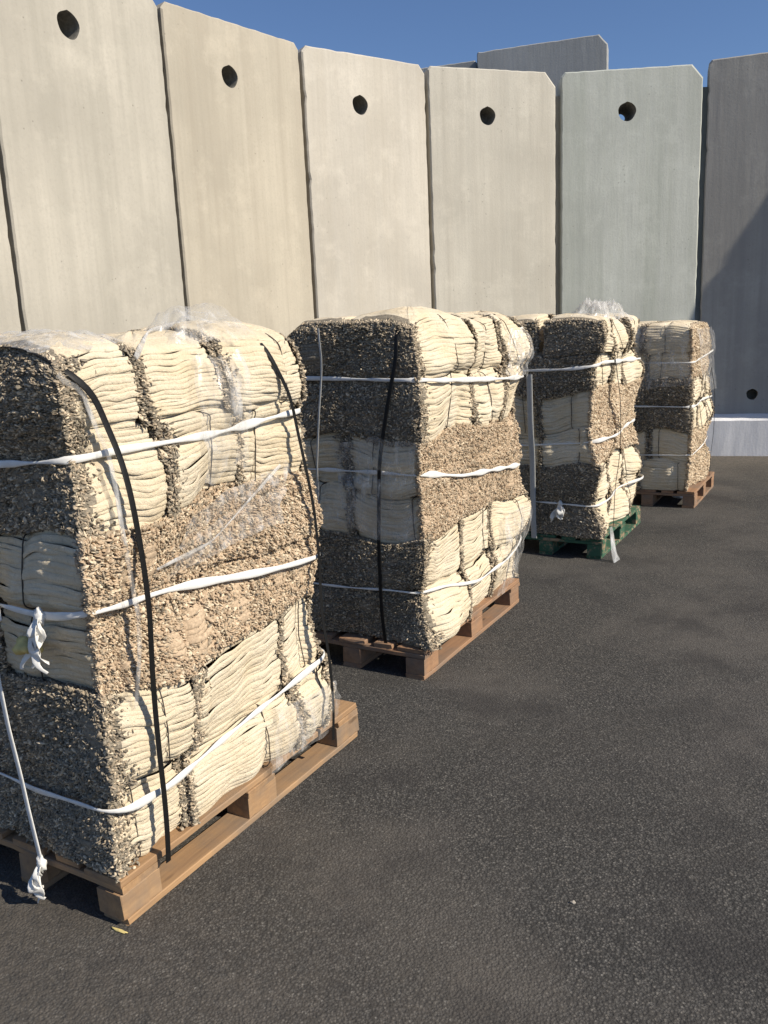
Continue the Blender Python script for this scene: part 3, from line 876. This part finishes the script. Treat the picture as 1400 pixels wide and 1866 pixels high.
# ---- front stack
L1 = Load(1, N[1], 1.035, 0.8, 1.635, (0.0, 0.0), [1.335, 0.90, 0.36], 11, droop=0.055, amp=0.015); L1.dside = (1.0, 0.7, 0.7, 0.12)
L1.bulge = [('F', 0.0, 0.24, 0.2, 0.05), ('R', 0.95, 0.25, 0.2, 0.02)]
A3 = lambda *c: list(c)
build_load(L1, 'AABBAA', layers(1.635, [.25, .25, .225, .225, .25, .255]),
           {0: A3(0, 0.29, 0.60, 1.035), 1: A3(0, 0.31, 0.66, 1.035), 4: A3(0, 0.34, 0.81, 1.035), 5: A3(0, 0.29, 0.84, 1.035)},
           {2: A3(0, 0.35, 0.70, 1.035), 3: A3(0, 0.33, 0.68, 1.035)}, (70, 1.0, 4700, 0.0140), 21)
band(L1, 'white band across the upper part of the front stack', [(0, 1.325), (0.15, 1.333), (0.56, 1.337), (0.9, 1.352), (1.035, 1.355)], [(0, 1.325), (0.3, 1.31), (1, 1.30)], 0.019, 31)
band(L1, 'white band round the tan middle of the front stack with a crumpled knot', [(0, 0.945), (0.1, 0.92), (0.23, 0.906), (0.9, 0.838), (1.035, 0.825)], [(0, 0.945), (0.1, 0.918), (0.22, 0.917), (0.36, 0.92), (1, 0.95)], 0.022, 32, knot=('L', 0.14, 0.165, 5))
band(L1, 'white band slanting across the lowest layers of the front stack', [(0, 0.355), (0.21, 0.34), (0.52, 0.367), (0.93, 0.43), (1.035, 0.445)], [(0, 0.355), (0.01, 0.366), (0.34, 0.34), (0.49, 0.357), (1, 0.42)], 0.020, 33)
vstrap(L1, 'black strap running down the sunlit side of the front stack by its corner', 'R', [(1.622, 0.0), (1.537, 0.085), (1.302, 0.128), (1.057, 0.145), (0.656, 0.148), (0.145, 0.145)], 0.020, 41, out=0.027)
vstrap(L1, 'black strap along the far edge of the front stack', 'R', [(1.563, 0.82), (1.41, 0.91), (1.057, 0.965), (0.638, 0.985), (0.163, 0.975)], 0.017, 42, out=0.030)
s = vstrap(L1, 'milky film strand twisted beside the black strap of the front stack', 'R', [(1.60, -0.01), (1.537, 0.06), (1.302, 0.095), (1.057, 0.11), (0.656, 0.112), (0.40, 0.115)], 0.016, 43, m='film', name='film_strand', group='gathered film strands', out=0.016, zlow=0.62, th=0.003, over=False)
s = vstrap(L1, 'white tie hanging down the shaded side of the front stack to a ragged knot', 'L', [(0.70, 0.355), (0.556, 0.345), (0.314, 0.318), (0.14, 0.292)], 0.019, 44, m='white_band', name='white_tie', group='white ties on the stacks', out=0.03, zlow=0.13, th=0.003, over=False)
s['category'] = 'tie'
knot_part(L1, s, 'L', 0.292, 0.135, 0.135, 7, lean=0.15)
s = vstrap(L1, 'short white tie above the knotted band on the front stack', 'L', [(1.12, 0.37), (1.042, 0.332), (0.885, 0.32)], 0.016, 45, m='white_band', name='white_tie', group='white ties on the stacks', out=0.028, zlow=0.88, th=0.003, over=False)
# trim the short tie to the seen part
me = s.data
bm = bmesh.new(); bm.from_mesh(me)
bmesh.ops.delete(bm, geom=[v for v in bm.verts if v.co.z > 1.13], context='VERTS'); bm.to_mesh(me); bm.free()
s['category'] = 'tie'

for o_ in C.objects:
    if o_.name.startswith('film_strand'): o_['category'] = 'film strand'
film_patch(L1, 'crumpled clear film bunched up on top of the front stack', 'T', [(0.0, 0.48), (0.0, 0.80), (0.26, 0.88), (0.26, 0.52)], 51, out=0.004, amp=0.05, ridge=(4, 5), m='film', lift=0.012, ragged=0.3)
film_patch(L1, 'grey film sheet lying on the front stack next to the black strap', 'T', [(0.06, -0.01), (0.04, 0.30), (0.5, 0.36), (0.5, 0.02)], 52, out=0.010, amp=0.022, ridge=(5, 7), m='film_thick', ragged=0.2)
film_patch(L1, 'torn film hanging over the middle seam on the sunlit side of the front stack', 'R', [(0.28, 0.95), (0.80, 1.0), (0.86, 1.20), (0.36, 1.12)], 53, out=0.022, amp=0.018, ridge=(5, 12), m='film')
film_patch(L1, 'clear film stretched over the upper far part of the front stack', 'R', [(0.42, 1.20), (0.66, 1.22), (0.68, 1.60), (0.46, 1.60)], 54, out=0.02, amp=0.014, ridge=(12, 3), m='film')
film_patch(L1, 'clear film stretched over the lowest far part of the front stack', 'R', [(0.62, 0.16), (1.0, 0.16), (1.02, 0.34), (0.70, 0.36)], 55, out=0.024, amp=0.012, ridge=(4, 10), m='film')
film_rope(L1, 'long thin film strand rising along the torn film on the front stack', [('R', 0.24, 0.985), ('R', 0.5, 1.0), ('R', 0.85, 1.185)], 56, 0.009)
film_rope(L1, 'bright film strand lying over the top edge of the front stack', [('R', 0.27, 1.62), ('T', 0.12, 0.45), ('T', 0.25, 0.70)], 57, 0.013)

# ---- second stack
L2 = Load(2, N[2], 1.29, 0.8, 1.685, (0.02, 0.0), [1.40, 0.97, 0.40], 12, droop=0.045, amp=0.020); L2.dside = (1.0, 2.3, 1.0, 0.3); L2.topn = 0.024
L2.bulge = [('F', 0.05, 1.5, 0.22, 0.12), ('F', 0.05, 0.35, 0.2, 0.04), ('R', 0.18, 0.22, 0.12, 0.03)]
build_load(L2, 'AABBAA', layers(1.685, [.27, .26, .225, .24, .25, .25]),
           {0: A3(0, 0.62, 1.04, 1.29), 1: A3(0, 0.64, 0.98, 1.29), 4: A3(0, 0.44, 0.83, 1.29), 5: A3(0, 0.46, 0.84, 1.29)},
           {2: A3(0, 0.42, 0.84, 1.29), 3: A3(0, 0.43, 0.84, 1.29)}, (60, 0.95, 3700, 0.0148), 22)
band(L2, 'white band across the upper layers of the second stack', [(0, 1.40), (0.24, 1.383), (0.9, 1.345), (1.27, 1.335)], [(0, 1.40), (0.15, 1.402), (0.55, 1.415), (1, 1.42)], 0.022, 34)
band(L2, 'widest white band round the tan middle layers of the second stack', [(0, 0.975), (0.1, 0.966), (0.39, 0.91), (1.27, 0.83)], [(0, 0.975), (0.17, 0.983), (0.5, 0.979), (1, 0.98)], 0.021, 35)
band(L2, 'thin white band sagging round the lowest layers of the second stack', [(0, 0.41), (0.235, 0.39), (0.56, 0.33), (0.9, 0.345), (1.27, 0.40)], [(0, 0.41), (0.2, 0.422), (0.58, 0.406), (1, 0.41)], 0.015, 36)
vstrap(L2, 'black strap down the shaded side of the second stack', 'L', [(1.527, 0.084), (1.288, 0.143), (1.013, 0.195), (0.622, 0.215), (0.145, 0.216)], 0.020, 46)
s = vstrap(L2, 'white tie hanging down the shaded side of the second stack behind the front stack', 'L', [(1.53, 0.474), (1.338, 0.49), (0.999, 0.53), (0.8, 0.54)], 0.011, 47, m='white_band_shaded', name='white_tie', group='white ties on the stacks', out=0.03, zlow=0.80, th=0.002, over=False)
s['category'] = 'tie'
film_patch(L2, 'milky film over the folded middle layers on the shaded side of the second stack', 'L', [(0.02, 0.66), (0.45, 0.72), (0.44, 1.12), (0.02, 1.14)], 58, out=0.02, amp=0.012, ridge=(4, 10), m='film')
film_patch(L2, 'clear film pulled across the far lower corner of the second stack', 'R', [(0.80, 0.16), (1.2, 0.16), (1.22, 0.62), (0.95, 0.58)], 59, out=0.026, amp=0.015, ridge=(12, 4), m='film')
film_patch(L2, 'clear film tucked over the top far corner of the second stack', 'R', [(0.95, 1.36), (1.22, 1.34), (1.24, 1.62), (1.08, 1.62)], 60, out=0.024, amp=0.02, ridge=(12, 4), m='film')

# ---- third stack, green pallet
L3 = Load(3, N[3], 1.16, 0.8, 1.665, (0.0, 0.04), [1.345, 0.82, 0.38], 13, droop=0.035, amp=0.022)
L3.bulge = [('R', 1.05, 1.28, 0.16, 0.05), ('R', 1.08, 0.5, 0.14, 0.05), ('R', 1.1, 0.22, 0.16, 0.03), ('R', 0.1, 0.2, 0.16, 0.05), ('F', 0.1, 1.25, 0.2, 0.05)]
build_load(L3, 'AABBAA', layers(1.665, [.26, .26, .25, .24, .25, .26]),
           {0: A3(0, 0.40, 0.74, 1.16), 1: A3(0, 0.42, 0.80, 1.16), 4: A3(0, 0.36, 0.82, 1.16), 5: A3(0, 0.38, 0.80, 1.16)},
           {2: A3(0, 0.40, 0.80, 1.16), 3: A3(0, 0.38, 0.78, 1.16)}, (46, 0.8, 2100, 0.019), 23)
band(L3, 'white band across the upper layers of the stack on the green pallet', [(0, 1.34), (0.15, 1.35), (1.18, 1.33)], [(0, 1.335), (0.18, 1.318), (0.47, 1.312), (1, 1.31)], 0.024, 37)
band(L3, 'white band round the middle of the stack on the green pallet', [(0, 0.83), (0.72, 0.835), (1.18, 0.86)], [(0, 0.825), (0.065, 0.815), (0.5, 0.788), (1, 0.79)], 0.020, 38)
band(L3, 'white band low on the stack on the green pallet with a hanging knot', [(0, 0.375), (1.18, 0.40)], [(0, 0.37), (0.14, 0.375), (0.5, 0.39), (1, 0.39)], 0.018, 39, knot=('L', 0.25, 0.15, 9))
vstrap(L3, 'black strap down the sunlit side of the stack on the green pallet', 'R', [(1.6, 0.36), (1.349, 0.38), (0.969, 0.40), (0.417, 0.40), (0.14, 0.40)], 0.015, 48, out=0.022)
s = vstrap(L3, 'broad white strap standing down the shaded side of the stack on the green pallet', 'L', [(1.32, 0.45), (0.836, 0.442), (0.121, 0.438)], 0.042, 49, m='white_band_shaded', name='white_strap', group='white ties on the stacks', out=0.03, zlow=0.12, ztop=1.29, th=0.003, over=False)
film_patch(L3, 'shreds of film sticking up from the top of the stack on the green pallet', 'T', [(0.0, 0.15), (0.0, 0.95), (0.25, 0.95), (0.25, 0.15)], 61, out=-0.02, amp=0.085, ridge=(26, 22), m='film_thick', ragged=0.3)

# ---- last stack by the wall
L4 = Load(4, N[4], 0.96, 0.8, 1.585, (0.0, 0.05), [1.27, 0.885, 0.45], 14, droop=0.03, amp=0.014)
L4.bulge = [('R', 0.95, 0.72, 0.12, 0.04)]
build_load(L4, 'BBAABB', layers(1.585, [.24, .24, .22, .24, .25, .25]),
           {2: A3(0, 0.40, 0.74, 0.96), 3: A3(0, 0.36, 0.72, 0.96)},
           {0: A3(0, 0.36, 0.70, 0.96), 1: A3(0, 0.34, 0.72, 0.96), 4: A3(0, 0.36, 0.7, 0.96), 5: A3(0, 0.36, 0.7, 0.96)}, (40, 0.75, 1700, 0.021), 24)
band(L4, 'thin white band high on the last stack by the wall', [(0, 1.255), (1.0, 1.33)], [(0, 1.255), (0.5, 1.26), (1, 1.26)], 0.014, 40)
band(L4, 'bright white band across the dark ends of the last stack by the wall', [(0, 0.882), (1.0, 0.90)], [(0, 0.88), (0.5, 0.889), (1, 0.89)], 0.018, 64)
band(L4, 'thin white band low on the last stack by the wall', [(0, 0.47), (1.0, 0.52)], [(0, 0.47), (0.5, 0.455), (1, 0.45)], 0.012, 65)
vstrap(L4, 'dark strap along the far sunlit edge of the last stack by the wall', 'R', [(1.5, 0.78), (0.9, 0.84), (0.15, 0.86)], 0.02, 66, out=0.022)
film_patch(L4, 'clear film tented over the far top corner of the last stack by the wall', 'R', [(0.30, 1.10), (1.04, 0.95), (1.0, 1.55), (0.05, 1.56)], 62, out=0.018, amp=0.018, ridge=(10, 5), m='film')
film_patch(L4, 'clear film over the folded upper layers on the shaded side of the last stack', 'L', [(0.02, 1.05), (0.6, 1.05), (0.6, 1.56), (0.02, 1.56)], 63, out=0.02, amp=0.012, ridge=(4, 10), m='film')

# ---- small things
def crumple(name, loc, sx, sy, sz, m, seed, label, cat, rot=0.0):
    r = np.random.default_rng(seed); nu, nv = 14, 9; P = []
    for i in range(nv + 1):
        for j in range(nu):
            th = math.pi*i/nv; ph = 2*math.pi*j/nu
            rr = 1 + 0.2*math.sin(2*ph + 3*th + seed) + 0.15*math.sin(5*ph - 2*th) + r.normal(0, 0.05)
            P.append((sx*rr*math.sin(th)*math.cos(ph), sy*rr*math.sin(th)*math.sin(ph), max(-sz*0.9, sz*rr*math.cos(th)) + sz*0.9))
    Q = [(i*nu + j, (i+1)*nu + j, (i+1)*nu + (j+1) % nu, i*nu + (j+1) % nu) for i in range(nv) for j in range(nu)]
    o = np_mesh(name, P, Q, m, loc=loc); o.rotation_euler = (0, 0, rot)
    return tag(o, label, cat)

p = ground(1238, 908); crumple('paper_scrap', (p[0], p[1], 0), 0.055, 0.04, 0.022, M['paper'], 3, 'small white paper scrap on the asphalt before the last pallet', 'litter')
p = ground(1044, 1646); crumple('pebble', (p[0], p[1], 0), 0.007, 0.006, 0.004, M['stone'], 4, 'small pale pebble alone on the open asphalt', 'stone')
p = ground(232, 1694); crumple('straw_scrap', (p[0] - 0.02, p[1] - 0.005, 0), 0.028, 0.005, 0.003, M['yellow'], 5, 'yellow scrap under the near corner of the front pallet', 'litter', 2.7)
q = L1.world(L1.surf('L', [0.215], [0.80], 0.022))[0]
crumple('cloth_tip', (q[0], q[1], q[2]), 0.045, 0.03, 0.022, M['yellow'], 6, 'yellowish cloth tip poking out beside the knot of the front stack', 'cloth', 2.6)
# film tail hanging from the corner of the green pallet
q0 = L3.surf('R', [0.03], [0.22], 0.035)[0]
n = 16; t = np.linspace(0, 1, n); Pq = np.tile(q0, (n, 1)); Pq[:, 2] = 0.24 - 0.235*t; Pq[:, 0] -= 0.05*t**2; Pq[:, 1] += 0.02*np.sin(t*5)
V_, Q_ = ribbon_geo(Pq, np.tile([[-1.0, -0.4, 0]], (n, 1)), 0.03 + 0.045*t, 0.004)
tag(np_mesh('film_tail', L3.world(V_), Q_, M['film_thick']), 'film tail hanging to the ground at the corner of the green pallet', 'plastic film', 'loose stretch film on the stacks')

# ------------------------------------------------------------------ light, sky, camera
w = bpy.data.worlds.new('World'); bpy.context.scene.world = w; w.use_nodes = True
nt = w.node_tree; bg = nt.nodes['Background']
sky = nt.nodes.new('ShaderNodeTexSky'); sky.sky_type = 'NISHITA'; sky.sun_disc = False
sky.sun_elevation = RAD(SUN_EL); sky.sun_rotation = RAD(90 - SUN_AZ)
sky.air_density = 1.0; sky.dust_density = 0.25; sky.ozone_density = 5.0
mx = nt.nodes.new('ShaderNodeMix'); mx.data_type = 'RGBA'; mx.blend_type = 'MULTIPLY'; mx.inputs[0].default_value = 1.0
mx.inputs[7].default_value = (0.94, 0.95, 1.04, 1)
nt.links.new(sky.outputs[0], mx.inputs[6]); nt.links.new(mx.outputs[2], bg.inputs[0]); bg.inputs[1].default_value = 0.079

sd = bpy.data.lights.new('sun', 'SUN'); sd.energy = 4.6; sd.angle = RAD(0.5); sd.color = (1.0, 0.91, 0.77)
so = bpy.data.objects.new('sun', sd); C.objects.link(so)
sv = Vector((math.cos(RAD(SUN_EL))*math.cos(RAD(SUN_AZ)), math.cos(RAD(SUN_EL))*math.sin(RAD(SUN_AZ)), math.sin(RAD(SUN_EL))))
so.rotation_euler = sv.to_track_quat('Z', 'Y').to_euler(); so.location = sv*30

cam = bpy.data.cameras.new('camera'); co = bpy.data.objects.new('camera', cam); C.objects.link(co)
cam.sensor_fit = 'VERTICAL'; cam.sensor_height = 24.0; cam.lens = 24.0*F_PX/1866.0
cam.clip_start = 0.05; cam.clip_end = 2000
r_ = ROT @ np.array([1, 0, 0]); u_ = ROT @ np.array([0, -1, 0]); b_ = ROT @ np.array([0, 0, -1])
co.matrix_world = Matrix(((r_[0], u_[0], b_[0], 0), (r_[1], u_[1], b_[1], 0), (r_[2], u_[2], b_[2], CAM_H), (0, 0, 0, 1)))
sc = bpy.context.scene; sc.camera = co
sc.view_settings.view_transform = 'Standard'; sc.view_settings.look = 'None'; sc.view_settings.exposure = 0.4; sc.view_settings.gamma = 1.0
sc.cycles.max_bounces = 10; sc.cycles.transparent_max_bounces = 16
